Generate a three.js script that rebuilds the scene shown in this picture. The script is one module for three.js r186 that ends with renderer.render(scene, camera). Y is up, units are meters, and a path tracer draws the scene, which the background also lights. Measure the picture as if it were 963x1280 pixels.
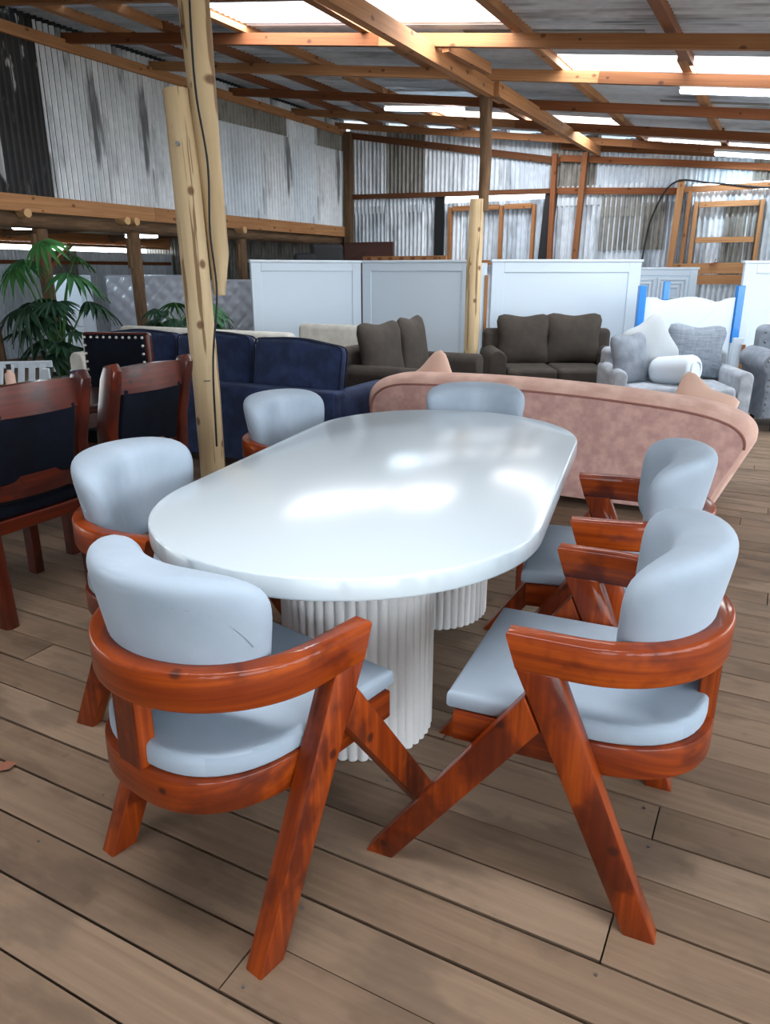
import * as THREE from 'three';
import { RoundedBoxGeometry } from 'three/addons/geometries/RoundedBoxGeometry.js';
import { mergeGeometries, mergeVertices, toCreasedNormals } from 'three/addons/utils/BufferGeometryUtils.js';
import { RectAreaLightUniformsLib } from 'three/addons/lights/RectAreaLightUniformsLib.js';

// ---------------------------------------------------------------- camera, sky, exposure
const scene = new THREE.Scene();
const camera = new THREE.PerspectiveCamera(2 * Math.atan(640 / 920) * 180 / Math.PI, 963 / 1280, 0.05, 120);
const TURN = 27.75 * Math.PI / 180;
camera.rotation.order = 'YXZ';
camera.position.set(0, 1.4, 0);
camera.rotation.set(-Math.atan(300 / 920), TURN, 0);
scene.background = new THREE.Color(0.85, 0.93, 1.0);      // bright overcast sky
scene.backgroundIntensity = 5.0;
RectAreaLightUniformsLib.init();
const renderer = new THREE.WebGLRenderer({ antialias: true });
renderer.toneMapping = THREE.LinearToneMapping;
renderer.toneMappingExposure = 1.45;
renderer.shadowMap.enabled = true;
const SKYLIGHT = 10.0, SKYLIGHT_COLOR = 0xf8fbff, TUBE = 110;

// ---------------------------------------------------------------- helpers
let seed = 12345;
const rnd = () => { seed = (seed * 1664525 + 1013904223) >>> 0; return seed / 4294967296; };
const rr = (a, b) => a + (b - a) * rnd();
const V = (x, y, z) => new THREE.Vector3(x, y, z);
const lerp = (a, b, t) => a + (b - a) * t;
const sstep = (a, b, x) => { const t = Math.min(1, Math.max(0, (x - a) / (b - a))); return t * t * (3 - 2 * t); };
// a place in the hall: metres across and metres ahead of the open front, in the direction most furniture faces
const at = (across, ahead) => [across * Math.cos(TURN) - ahead * Math.sin(TURN), -across * Math.sin(TURN) - ahead * Math.cos(TURN)];
const used = {};
function numbered(n) { used[n] = (used[n] || 0) + 1; return used[n] === 1 ? n : n + '_' + String(used[n] - 1).padStart(3, '0'); }
function mesh(name, geo, mat, parent = scene) {
  const m = new THREE.Mesh(geo, mat);
  m.name = parent === scene ? numbered(name) : name;
  m.castShadow = m.receiveShadow = true;
  parent.add(m); return m;
}
function thing(name, label, category, [x, z] = [0, 0], turn = 0, group, y = 0) {
  const o = new THREE.Group(); o.name = numbered(name); o.position.set(x, y, z); o.rotation.y = turn;
  o.userData = { label, category }; if (group) o.userData.group = group;
  scene.add(o); return o;
}
function tag(o, label, category, group) { o.userData.label = label; o.userData.category = category; if (group) o.userData.group = group; return o; }
function struct(name) { const o = new THREE.Group(); o.name = name; o.userData.kind = 'structure'; scene.add(o); return o; }
function dup(root, label, [x, z], turn = 0, group, y = 0) {
  const r = root.clone(); r.name = numbered(root.name.replace(/_\d{3}$/, '')); r.position.set(x, y, z); r.rotation.y = turn;
  r.userData = { ...root.userData, label }; if (group) r.userData.group = group; scene.add(r); return r;
}
// uv in metres, u along the grain axis
function grain(geo, axis = 0, off = null) {
  let g = geo.index ? geo.toNonIndexed() : geo;
  if (!g.attributes.normal) g.computeVertexNormals();
  const p = g.attributes.position, uv = new Float32Array(p.count * 2), o = off || [rr(0, 9), rr(0, 9)];
  const a = new THREE.Vector3(), b = new THREE.Vector3(), c = new THREE.Vector3(), n = new THREE.Vector3();
  for (let i = 0; i < p.count; i += 3) {
    a.fromBufferAttribute(p, i); b.fromBufferAttribute(p, i + 1); c.fromBufferAttribute(p, i + 2);
    n.subVectors(b, a).cross(c.clone().sub(a));
    const k = [Math.abs(n.x), Math.abs(n.y), Math.abs(n.z)], d = k.indexOf(Math.max(...k));
    let U = axis, W;
    if (d === axis) { U = (axis + 1) % 3; W = (axis + 2) % 3; } else W = 3 - axis - d;
    for (const [j, q] of [[i, a], [i + 1, b], [i + 2, c]]) { const e = q.toArray(); uv[2 * j] = e[U] + o[0]; uv[2 * j + 1] = e[W] + o[1] + 0.37 * d; }
  }
  g.setAttribute('uv', new THREE.BufferAttribute(uv, 2)); return g;
}
const box = (w, h, d, axis = 0, off) => grain(new THREE.BoxGeometry(w, h, d), axis, off);
const rbox = (w, h, d, r = 0.01, axis = 0, seg = 2) => grain(new RoundedBoxGeometry(w, h, d, seg, Math.min(r, w / 2.02, h / 2.02, d / 2.02)), axis);
const moved = (g, x, y, z) => { g.translate(x, y, z); return g; };
function smooth(geo, angle = 0.7) { let g = geo.clone(); g.deleteAttribute('uv'); g.deleteAttribute('normal'); return toCreasedNormals(mergeVertices(g, 1e-5), angle); }
// a squared timber from p to q
function timber(name, p, q, w, h, mat, parent, roll = 0) {
  const L = p.distanceTo(q), m = mesh(name, box(L, h, w, 0), mat, parent);
  m.position.copy(p).lerp(q, 0.5);
  const x = q.clone().sub(p).normalize(), up = Math.abs(x.y) > 0.9 ? V(0, 0, 1) : V(0, 1, 0), z = x.clone().cross(up).normalize(), y = z.clone().cross(x);
  m.quaternion.setFromRotationMatrix(new THREE.Matrix4().makeBasis(x, y, z)); if (roll) m.rotateX(roll); return m;
}
// a round pole through points with radii, wandering a little
function poleGeo(pts, radii, seg = 14, wob = 0.06, caps = true) {
  const n = pts.length, P = [], N = [], I = [], U = [], ph = rr(0, 9);
  let len = 0;
  for (let i = 0; i < n; i++) {
    const t = pts[Math.min(n - 1, i + 1)].clone().sub(pts[Math.max(0, i - 1)]).normalize();
    const ref = Math.abs(t.y) > 0.8 ? V(1, 0, 0) : V(0, 1, 0), b1 = ref.clone().cross(t).normalize(), b2 = t.clone().cross(b1);
    if (i) len += pts[i].distanceTo(pts[i - 1]);
    for (let k = 0; k <= seg; k++) {
      const a = k / seg * 2 * Math.PI, r = radii[i] * (1 + wob * Math.sin(2 * a + ph + i) + wob * 0.6 * Math.sin(3 * a - i * 1.7 + ph));
      const d = b1.clone().multiplyScalar(Math.cos(a)).addScaledVector(b2, Math.sin(a));
      P.push(...pts[i].clone().addScaledVector(d, r).toArray()); U.push(len, k / seg * 6.2832 * radii[0]);
    }
  }
  for (let i = 0; i < n - 1; i++) for (let k = 0; k < seg; k++) { const q = i * (seg + 1) + k; I.push(q, q + 1, q + seg + 1, q + 1, q + seg + 2, q + seg + 1); }
  if (caps) for (const e of [0, n - 1]) { const c = P.length / 3; P.push(...pts[e].toArray()); U.push(0, 0); for (let k = 0; k < seg; k++) { const q = e * (seg + 1) + k; e ? I.push(c, q, q + 1) : I.push(c, q + 1, q); } }
  const g = new THREE.BufferGeometry(); g.setAttribute('position', new THREE.Float32BufferAttribute(P, 3)); g.setAttribute('uv', new THREE.Float32BufferAttribute(U, 2)); g.setIndex(I);
  const h = g.toNonIndexed(); h.computeVertexNormals(); const uv = h.attributes.uv; const s = toCreasedNormals(h, 0.9); s.setAttribute('uv', uv); return s;
}
function wobblyPath(p, q, n, amp) { const o = []; for (let i = 0; i < n; i++) { const t = i / (n - 1); o.push(p.clone().lerp(q, t).add(V(rr(-amp, amp), 0, rr(-amp, amp)).multiplyScalar(i && i < n - 1 ? 1 : 0.2))); } return o; }
// a soft slab with a superellipse outline, bent into place by map(across, up, out)
function slab(hw, hh, T, n, map, { rings = 14, seg = 56, q = 3, ear = 0 } = {}) {
  const P = [], U = [], I = [];
  const row = seg + 1;
  for (const side of [1, -1]) for (let r = 0; r <= rings; r++) {
    const s = Math.sin(r / rings * Math.PI / 2);
    for (let k = 0; k <= seg; k++) {
      const a = k / seg * 2 * Math.PI, c = Math.cos(a), d = Math.sin(a), e = Math.pow(Math.pow(Math.abs(c), n) + Math.pow(Math.abs(d), n), -1 / n);
      let u = s * c * e, v = s * d * e; const pin = 1 + ear * Math.pow(Math.abs(u * v), 2) * 4 - ear * 0.5 * (1 - Math.pow(Math.abs(u * v), 1)) * s * s;
      const w = side * T / 2 * Math.pow(Math.max(0, 1 - Math.pow(s, q)), 0.5);
      const p = map(u * pin * hw, v * pin * hh, w, u, v); P.push(p.x, p.y, p.z); U.push(u * hw, v * hh);
    }
  }
  const off = (rings + 1) * row;
  for (let r = 0; r < rings; r++) for (let k = 0; k < seg; k++) { const a = r * row + k, b = a + row; I.push(a, b, a + 1, a + 1, b, b + 1); const c = off + a, d = c + row; I.push(c, c + 1, d, c + 1, d + 1, d); }
  const g = new THREE.BufferGeometry(); g.setAttribute('position', new THREE.Float32BufferAttribute(P, 3)); g.setAttribute('uv', new THREE.Float32BufferAttribute(U, 2)); g.setIndex(I);
  const uvs = g.toNonIndexed().attributes.uv, h = g.clone(); h.deleteAttribute('uv');
  const s = toCreasedNormals(mergeVertices(h, 1e-5).toNonIndexed(), 1.0);
  if (s.attributes.position.count === uvs.count) s.setAttribute('uv', uvs); else grain(s, 0); return s;
}
const pillowGeo = (w, h, t, ear = 0.1) => slab(w / 2, h / 2, t, 5, (a, b, c) => V(a, b, c), { q: 2.2, ear, rings: 10, seg: 40 });
const plate = (pts, depth, bevel = 0.004, holes) => { const s = new THREE.Shape(pts.map((p) => new THREE.Vector2(p[0], p[1]))); return new THREE.ExtrudeGeometry(s, { depth: depth - 2 * bevel, bevelEnabled: bevel > 0, bevelSize: bevel, bevelThickness: bevel, bevelSegments: 2, curveSegments: 10 }); };
function shapeGeo(shape, depth, bevel, seg = 24, bs = 3) { return new THREE.ExtrudeGeometry(shape, { depth: depth - 2 * bevel, bevelEnabled: bevel > 0, bevelSize: bevel, bevelThickness: bevel, bevelOffset: -bevel, bevelSegments: bs, curveSegments: seg }); }
// flat shape in plan, extruded upward from y0
function planGeo(shape, y0, h, bevel, seg, bs) { const g = shapeGeo(shape, h, bevel, seg, bs); g.rotateX(-Math.PI / 2); g.translate(0, y0 + bevel, 0); return g; }   // shape y becomes -z

// ---------------------------------------------------------------- textures
const HN = 256, hash = new Float32Array(HN * HN); for (let i = 0; i < HN * HN; i++) hash[i] = rnd();
function vn(x, y, px, py, s) {   // value noise that repeats after px, py cells
  const xi = Math.floor(x), yi = Math.floor(y), fx = x - xi, fy = y - yi, m = (a, b) => ((a % b) + b) % b;
  const x0 = m(xi, px), x1 = m(xi + 1, px), y0 = m(yi, py), y1 = m(yi + 1, py), u = fx * fx * (3 - 2 * fx), v = fy * fy * (3 - 2 * fy);
  const h = (a, b) => hash[((b * 37 + s * 91) & 255) * 256 + ((a * 13 + s * 57 + b) & 255)];
  return lerp(lerp(h(x0, y0), h(x1, y0), u), lerp(h(x0, y1), h(x1, y1), u), v);
}
function fbm(u, v, fx, fy, s, oct = 4) { let a = 0.5, t = 0, w = 0; for (let i = 0; i < oct; i++) { t += a * vn(u * fx, v * fy, fx, fy, s + i); w += a; a *= 0.55; fx *= 2; fy *= 2; } return t / w; }
function tex(n, m, fn, L, M, color = true) {
  const d = new Uint8Array(n * m * 4);
  for (let j = 0; j < m; j++) for (let i = 0; i < n; i++) { const c = fn((i + 0.5) / n, (j + 0.5) / m), k = 4 * (j * n + i); for (let e = 0; e < 3; e++) d[k + e] = Math.max(0, Math.min(255, c[e])); d[k + 3] = 255; }
  const t = new THREE.DataTexture(d, n, m); t.wrapS = t.wrapT = THREE.RepeatWrapping; t.magFilter = THREE.LinearFilter; t.minFilter = THREE.LinearMipmapLinearFilter; t.generateMipmaps = true;
  if (color) t.colorSpace = THREE.SRGBColorSpace; t.repeat.set(1 / L, 1 / M); t.needsUpdate = true; return t;
}
const mixc = (a, b, t) => a.map((x, i) => lerp(x, b[i], t));
// dusty planks: long grain, scuffs and dirt
const tFloor = tex(1024, 256, (u, v) => {
  const g = fbm(u, v, 6, 64, 1, 4), f = fbm(u, v, 10, 6, 5, 5), k = fbm(u, v, 40, 12, 9, 3), s = sstep(0.62, 0.8, fbm(u, v, 14, 8, 21, 4));
  let c = mixc([122, 102, 84], [158, 137, 116], g * 0.75 + f * 0.35); c = mixc(c, [96, 80, 66], sstep(0.46, 0.72, f) * 0.5 + s * 0.2); c = mixc(c, [88, 72, 58], sstep(0.74, 0.9, k) * 0.2); return c;
}, 2.4, 0.6);
const bFloor = tex(512, 256, (u, v) => { const g = 130 + 90 * (fbm(u, v, 6, 60, 31, 4) - 0.5) + 70 * (fbm(u, v, 12, 8, 35, 3) - 0.5); return [g, g, g]; }, 2.4, 0.6, false);
function knots(u, v, list) { let k = 0; for (const [x, y, r] of list) { let dx = Math.abs(u - x); dx = Math.min(dx, 1 - dx); let dy = Math.abs(v - y); dy = Math.min(dy, 1 - dy); const d = Math.hypot(dx * 2.2, dy * 0.9) / r; k = Math.max(k, 1 - sstep(0.5, 1.3, d)); } return k; }
const kl = (n, r0, r1) => Array.from({ length: n }, () => [rnd(), rnd(), rr(r0, r1)]);
const kR = kl(16, 0.012, 0.03);
const tRaw = tex(1024, 256, (u, v) => { const g = fbm(u, v, 4, 48, 41, 4), f = fbm(u, v, 5, 3, 45, 4); let c = mixc([140, 94, 58], [200, 152, 104], g * 0.7 + f * 0.4); c = mixc(c, [92, 56, 30], knots(u, v, kR) * 0.8); return c; }, 2.2, 0.6);
const kO = kl(5, 0.012, 0.03);
const tOrange = tex(1024, 256, (u, v) => {
  const g = Math.max(0, Math.min(1, (fbm(u, v, 4, 44, 51, 5) - 0.5) * 1.8 + 0.5)), f = fbm(u, v, 7, 4, 55, 5), d = sstep(0.5, 0.72, fbm(u, v, 9, 5, 61, 5));
  let c = mixc([118, 40, 3], [204, 100, 14], g * 0.65 + f * 0.45); c = mixc(c, [76, 22, 2], d * 0.6); c = mixc(c, [58, 16, 6], knots(u, v, kO) * 0.7); return c;
}, 1.3, 0.5);
const tPole = tex(1024, 256, (u, v) => { const g = fbm(u, v, 4, 22, 71, 4), f = fbm(u, v, 5, 2, 75, 4), c0 = sstep(0.66, 0.7, fbm(u, v, 3, 30, 79, 3)); let c = mixc([172, 146, 108], [218, 196, 158], g * 0.6 + f * 0.5); c = mixc(c, [92, 64, 36], c0 * 0.65); return mixc(c, [84, 52, 30], knots(u, v, kR) * 0.7); }, 2.0, 0.7);
const tBark = tex(512, 256, (u, v) => { const g = fbm(u, v, 8, 22, 81, 5), f = fbm(u, v, 6, 3, 85, 4); return mixc([58, 42, 30], [132, 104, 74], g * 0.7 + f * 0.35); }, 1.5, 0.5);
// zinc sheet: u down the sheet, v across it
function zinc(lo, hi, dark, amount, s) {
  return tex(512, 512, (u, v) => {
    const f = fbm(u, v, 4, 6, s, 5), st = fbm(u, v, 2, 26, s + 7, 4), sp = fbm(u, v, 40, 60, s + 13, 2), run = sstep(0.56, 0.66, fbm(u, v, 2, 9, s + 17, 4)) * sstep(0.3, 0.6, fbm(u, v, 5, 14, s + 23, 4));
    let c = mixc(lo, hi, f * 0.7 + st * 0.45); c = c.map((x) => x + (sp - 0.5) * 22); return mixc(c, dark, run * amount);
  }, 2.6, 1.9);
}
const tZinc = zinc([184, 194, 203], [236, 243, 249], [84, 90, 96], 0.35, 101);
const tZincRun = zinc([184, 191, 198], [236, 241, 246], [60, 62, 66], 0.65, 131);
const tZincDull = zinc([104, 104, 100], [158, 156, 150], [70, 68, 64], 0.5, 161);
const tTar = tex(512, 512, (u, v) => { const f = fbm(u, v, 6, 10, 191, 5), peel = sstep(0.6, 0.68, fbm(u, v, 8, 30, 195, 4)) * sstep(0.4, 0.6, fbm(u, v, 3, 6, 199, 4)); return mixc(mixc([26, 26, 28], [62, 62, 64], f), [190, 192, 194], peel * 0.9); }, 2.6, 1.9);
// cloth
const weave = tex(256, 256, (u, v) => { const g = 120 + 60 * Math.sin(u * 2 * Math.PI * 64) * Math.sin(v * 2 * Math.PI * 64) + 60 * (fbm(u, v, 50, 50, 211, 2) - 0.5); return [g, g, g]; }, 0.12, 0.12, false);
const cloth = (a, b, s, fx = 8, fy = 8) => tex(256, 256, (u, v) => mixc(a, b, Math.max(0, Math.min(1, (fbm(u, v, fx, fy, s, 5) - 0.3) * 2.2))), 0.6, 0.6);
const tPad = cloth([150, 164, 178], [166, 180, 194], 221, 3, 3), tNavy = cloth([24, 36, 66], [40, 56, 94], 231), tInk = cloth([9, 12, 21], [15, 20, 33], 235), tBrown = cloth([58, 52, 46], [70, 63, 56], 241);
const tPink = cloth([210, 168, 152], [230, 192, 176], 251, 6, 6), tPinkBack = cloth([188, 148, 140], [212, 172, 162], 256, 14, 14), tCream = cloth([196, 194, 186], [212, 210, 202], 261), tGrey = cloth([150, 156, 164], [182, 188, 196], 266);
const tSlub = tex(256, 256, (u, v) => mixc([92, 102, 114], [160, 168, 178], fbm(u, v, 6, 60, 271, 4) * 0.7 + fbm(u, v, 40, 10, 275, 3) * 0.4), 0.5, 0.5);

// ---------------------------------------------------------------- materials
const std = (o) => new THREE.MeshStandardMaterial({ side: THREE.DoubleSide, ...o });
const phy = (o) => new THREE.MeshPhysicalMaterial({ side: THREE.DoubleSide, ...o });
const M = {
  floor: [0xfaf4ee, 0xece4dc, 0xe2d8ce, 0xf4ece4, 0xd8cec4].map((c) => std({ map: tFloor, color: c, roughness: 0.78, bumpMap: bFloor, bumpScale: 0.0015 })),
  soil: std({ color: 0x3a3029, roughness: 1 }), earth: std({ color: 0xc9c0b2, roughness: 1 }),
  raw: [0xf4f0ec, 0xd8ccc0, 0xb49c88, 0xece4da].map((c) => std({ map: tRaw, color: c, roughness: 0.8 })),
  old: [0xa08a74, 0x8a7460, 0xb09078].map((c) => std({ map: tRaw, color: c, roughness: 0.85 })),
  orange: [0xd2c0ae, 0xc2ae9c].map((c) => phy({ map: tOrange, color: c, roughness: 0.5, specularIntensity: 0.4, clearcoat: 0.4, clearcoatRoughness: 0.07 })),
  darkWood: phy({ map: tOrange, color: 0x7c5c44, roughness: 0.35, clearcoat: 0.6, clearcoatRoughness: 0.15 }),
  tableWood: phy({ map: tOrange, color: 0x5a3c38, roughness: 0.3, clearcoat: 0.8, clearcoatRoughness: 0.12 }),
  carved: std({ color: 0x4a2a22, roughness: 0.5 }),
  pole: std({ map: tPole, roughness: 0.8 }), bark: std({ map: tBark, roughness: 0.95 }), end: std({ color: 0xc9a274, roughness: 0.9 }),
  zinc: [0xffffff, 0xf2f4f6, 0xe6ebf0].map((c) => std({ map: tZinc, color: c, roughness: 0.48, metalness: 0.08 })),
  zincRun: std({ map: tZincRun, roughness: 0.5, metalness: 0.15 }), zincDull: std({ map: tZincDull, roughness: 0.65, metalness: 0.15 }), tar: std({ map: tTar, roughness: 0.7 }),
  zincRoof: [0xf2f6fc, 0xe6ebf2, 0xfafcff].map((c) => std({ map: tZinc, color: c, roughness: 0.55, metalness: 0.02 })),
  tableTop: phy({ color: 0xc9d5dc, roughness: 0.17, specularIntensity: 0.6, clearcoat: 0.12, clearcoatRoughness: 0.2 }),
  reed: std({ color: 0xe4e3e2, roughness: 0.5 }),
  white: std({ color: 0xd0dfec, roughness: 0.42 }), whiteTrim: std({ color: 0xd8e4ee, roughness: 0.4 }),
  pad: phy({ map: tPad, roughness: 0.9, sheen: 0.5, sheenRoughness: 0.5, sheenColor: new THREE.Color(0.5, 0.55, 0.6), bumpMap: weave, bumpScale: 0.0003 }),
  padSeam: std({ color: 0x8a96a4, roughness: 0.9 }),
  navy: phy({ map: tNavy, roughness: 0.95, sheen: 0.4, sheenColor: new THREE.Color(0.1, 0.15, 0.3) }), navySeam: std({ color: 0x131d38, roughness: 0.9 }), ink: phy({ map: tInk, roughness: 0.8, specularIntensity: 0.25 }),
  brown: std({ map: tBrown, roughness: 0.95, bumpMap: weave, bumpScale: 0.0004 }), pink: std({ map: tPink, roughness: 0.95 }), pinkBack: std({ map: tPinkBack, roughness: 0.95 }), pinkSeam: std({ color: 0x9c6a60, roughness: 0.9 }), blush: std({ color: 0xdcb9a6, roughness: 0.95 }),
  cream: std({ map: tCream, roughness: 0.95 }), grey: std({ map: tGrey, roughness: 0.95 }), slub: std({ map: tSlub, roughness: 0.95 }), pale: std({ color: 0xaeb4b8, roughness: 0.95 }), tufted: std({ map: tGrey, color: 0xc8ccd2, roughness: 0.9 }),
  blue: phy({ color: 0x1180d8, roughness: 0.3, clearcoat: 0.4 }), black: std({ color: 0x17181b, roughness: 0.7 }), cable: std({ color: 0x111214, roughness: 0.6 }), nail: std({ color: 0xd8d6d0, roughness: 0.3, metalness: 0.7 }), steel: std({ color: 0x777a7d, roughness: 0.4, metalness: 0.8 }),
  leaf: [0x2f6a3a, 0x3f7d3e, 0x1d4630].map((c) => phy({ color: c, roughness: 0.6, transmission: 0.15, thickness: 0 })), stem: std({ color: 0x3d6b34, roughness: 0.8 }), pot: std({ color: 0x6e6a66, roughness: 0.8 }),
  quilt: phy({ color: 0xb4bac6, roughness: 0.3, clearcoat: 0.6, clearcoatRoughness: 0.12 }),
  bag: std({ color: 0x0f1216, roughness: 0.6 }), rust: std({ color: 0x8a5640, roughness: 0.9 }),
  sheetGlow: std({ color: 0xfff4e6, emissive: new THREE.Color(SKYLIGHT_COLOR), emissiveIntensity: 1.5, roughness: 0.6 }),
  tubeGlow: std({ color: 0xffffff, emissive: new THREE.Color(0xe4f6ff), emissiveIntensity: 8, roughness: 0.4 }), fitting: std({ color: 0xc8ccd0, roughness: 0.5 }),
};
const pick = (a) => a[Math.floor(rnd() * a.length)];

// ---------------------------------------------------------------- the shed: floor
const floor = struct('floor');
mesh('subfloor', moved(box(16, 0.1, 18.4), -4.4, -0.085, -3.6), M.soil, floor);
mesh('slab', moved(box(16, 0.024, 5.1), -4.4, -0.012, 2.55), M.floor[1], floor);
mesh('slab', moved(box(5.0, 0.024, 12.6), -9.75, -0.012, -6.35), M.floor[2], floor);
{
  const W = 0.143, edge = -0.698;
  for (let k = -4; k < 82; k++) {
    const z1 = edge - W * k - (k > 2 ? 0 : 0), z0 = z1 - W; if (z1 > 0.02 || z0 < -12.4) continue;
    let x = -7.25 - rr(0, 2.5);
    const cuts = { 1: -0.83, 4: -0.15, 7: -0.11 }[k];
    while (x < 3.3) {
      let e = x + rr(2.9, 4.4); if (cuts !== undefined && x < cuts && e > cuts - 1) e = cuts;
      const a = Math.max(x, -7.25), b = Math.min(e, 3.3);
      if (b - a > 0.15) { const gp = rr(0.004, 0.009), m = mesh('floorboard', box(b - a - 0.004, 0.024, W - gp, 0), pick(M.floor), floor); m.position.set((a + b) / 2, -0.012 - rr(0, 0.003), (z0 + z1) / 2 + rr(-0.0015, 0.0015)); m.rotation.x = rr(-0.006, 0.006); m.rotation.y = rr(-0.0012, 0.0012); }
      x = e;
    }
  }
  const nails = []; for (let i = 0; i < 70; i++) { const k = Math.floor(rr(0, 30)), g = new THREE.CylinderGeometry(0.0035, 0.0035, 0.004, 6); g.translate(pick([-0.83, -0.79, -0.15, -0.11, -1.55, -1.51, -2.4, 0.4, 0.44]) + rr(-0.004, 0.004), -0.0005, edge - W * k - pick([0.03, 0.11])); nails.push(g); }
  const n = mesh('nail', mergeGeometries(nails), M.steel, floor); n.userData.kind = 'stuff';
}
const ground = struct('ground'); mesh('soil', moved(box(90, 0.2, 90), 0, -0.35, 0), M.earth, ground);

// ---------------------------------------------------------------- corrugated sheets
const PITCH = 0.076, AMP = 0.018;
const sheetCache = {};
// width across the flutes (x), length along them (y), standing in the xy plane from the lower corner
function sheetGeo(w, l) {
  const key = w.toFixed(3) + '_' + l.toFixed(3); if (sheetCache[key]) return sheetCache[key];
  const n = Math.max(4, Math.round(w / PITCH * 8)), P = [], N = [], U = [], I = [];
  for (let i = 0; i <= n; i++) { const x = i / n * w, a = x / PITCH * 2 * Math.PI, z = AMP * Math.sin(a), dz = AMP * 2 * Math.PI / PITCH * Math.cos(a), L = Math.hypot(1, dz); for (const y of [0, l]) { P.push(x, y, z); N.push(-dz / L, 0, 1 / L); U.push(y, x); } if (i) { const q = 2 * i; I.push(q - 2, q, q - 1, q, q + 1, q - 1); } }
  const g = new THREE.BufferGeometry(); g.setAttribute('position', new THREE.Float32BufferAttribute(P, 3)); g.setAttribute('normal', new THREE.Float32BufferAttribute(N, 3)); g.setAttribute('uv', new THREE.Float32BufferAttribute(U, 2)); g.setIndex(I);
  const o = [rr(0, 2), rr(0, 2)], uv = g.attributes.uv; for (let i = 0; i < uv.count; i++) uv.setXY(i, uv.getX(i) + o[0], uv.getY(i) + o[1]);
  return (sheetCache[key] = g);
}
// a sheet on a wall parallel to x (turn 0) or parallel to z (turn 90 degrees: runs towards -z)
function wallSheet(parent, x, z, alongZ, w, y0, y1, mat, tilt = 0) {
  const m = mesh('sheet', sheetGeo(w, y1 - y0), mat, parent); m.position.set(x, y0, z); if (alongZ) m.rotation.y = Math.PI / 2; if (tilt) m.rotation.z = tilt; return m;
}
const roofY = (x, a = 2.862) => a - 0.126 * x;          // height of the rafters' middle; the roof falls towards +x

// wall_left: upper wall of the hall, above the low side room
const wl = struct('wall_left'), XL = -7.22;
{
  const kinds = (z) => z > -5.82 ? M.tar : z > -8.4 ? pick([M.zinc[0], M.zinc[0], M.zincRun]) : z > -9.3 ? M.zinc[1] : pick([M.zincRun, M.zincRun, M.zinc[1]]);
  for (let z = 4.6; z > -12.3; z -= 0.76) { const zz = z; wallSheet(wl, XL - 0.045 + (Math.round(z * 100) % 2) * 0.006, zz, true, Math.min(0.79, zz + 12.32), 2.05, 3.86, kinds(zz - 0.1), rr(-0.004, 0.004)); }
  for (let z = -8.75; z > -12.2; z -= 0.86) wallSheet(wl, XL - 0.02, z, true, Math.min(0.88, z + 12.32), 3.38 + rr(-0.02, 0.02), 3.72, pick([M.zincDull, M.zinc[0], M.zincDull]), 0.012);
  // the planks along its top and foot
  for (let z = 4.5; z > -12.2;) { const e = Math.max(-12.25, z - rr(3.2, 4.4)); timber('plank', V(XL - 0.002, 3.7, z), V(XL - 0.002, 3.7, e), 0.045, 0.11, M.raw[0], wl); timber('plank', V(XL - 0.002, 2.085, z), V(XL - 0.002, 2.085, e + 0.004), 0.05, 0.165, pick([M.raw[0], M.raw[3]]), wl); z = e; }
  mesh('log', poleGeo(wobblyPath(V(XL - 0.14, 1.93, 4.5), V(XL - 0.14, 1.94, -12.2), 16, 0.02), Array(16).fill(0.085)), M.bark, wl);
  mesh('outer_board', moved(box(0.03, 1.9, 17), XL - 0.075, 3.02, -3.8), M.bag, wl);
  for (const z of [-5.58, -6.95, -7.1, -9.2]) mesh('log_end', poleGeo([V(XL - 0.25, 1.985, z), V(XL + 0.075, 1.985, z)], [0.045, 0.045]), M.end, wl);
}
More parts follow.
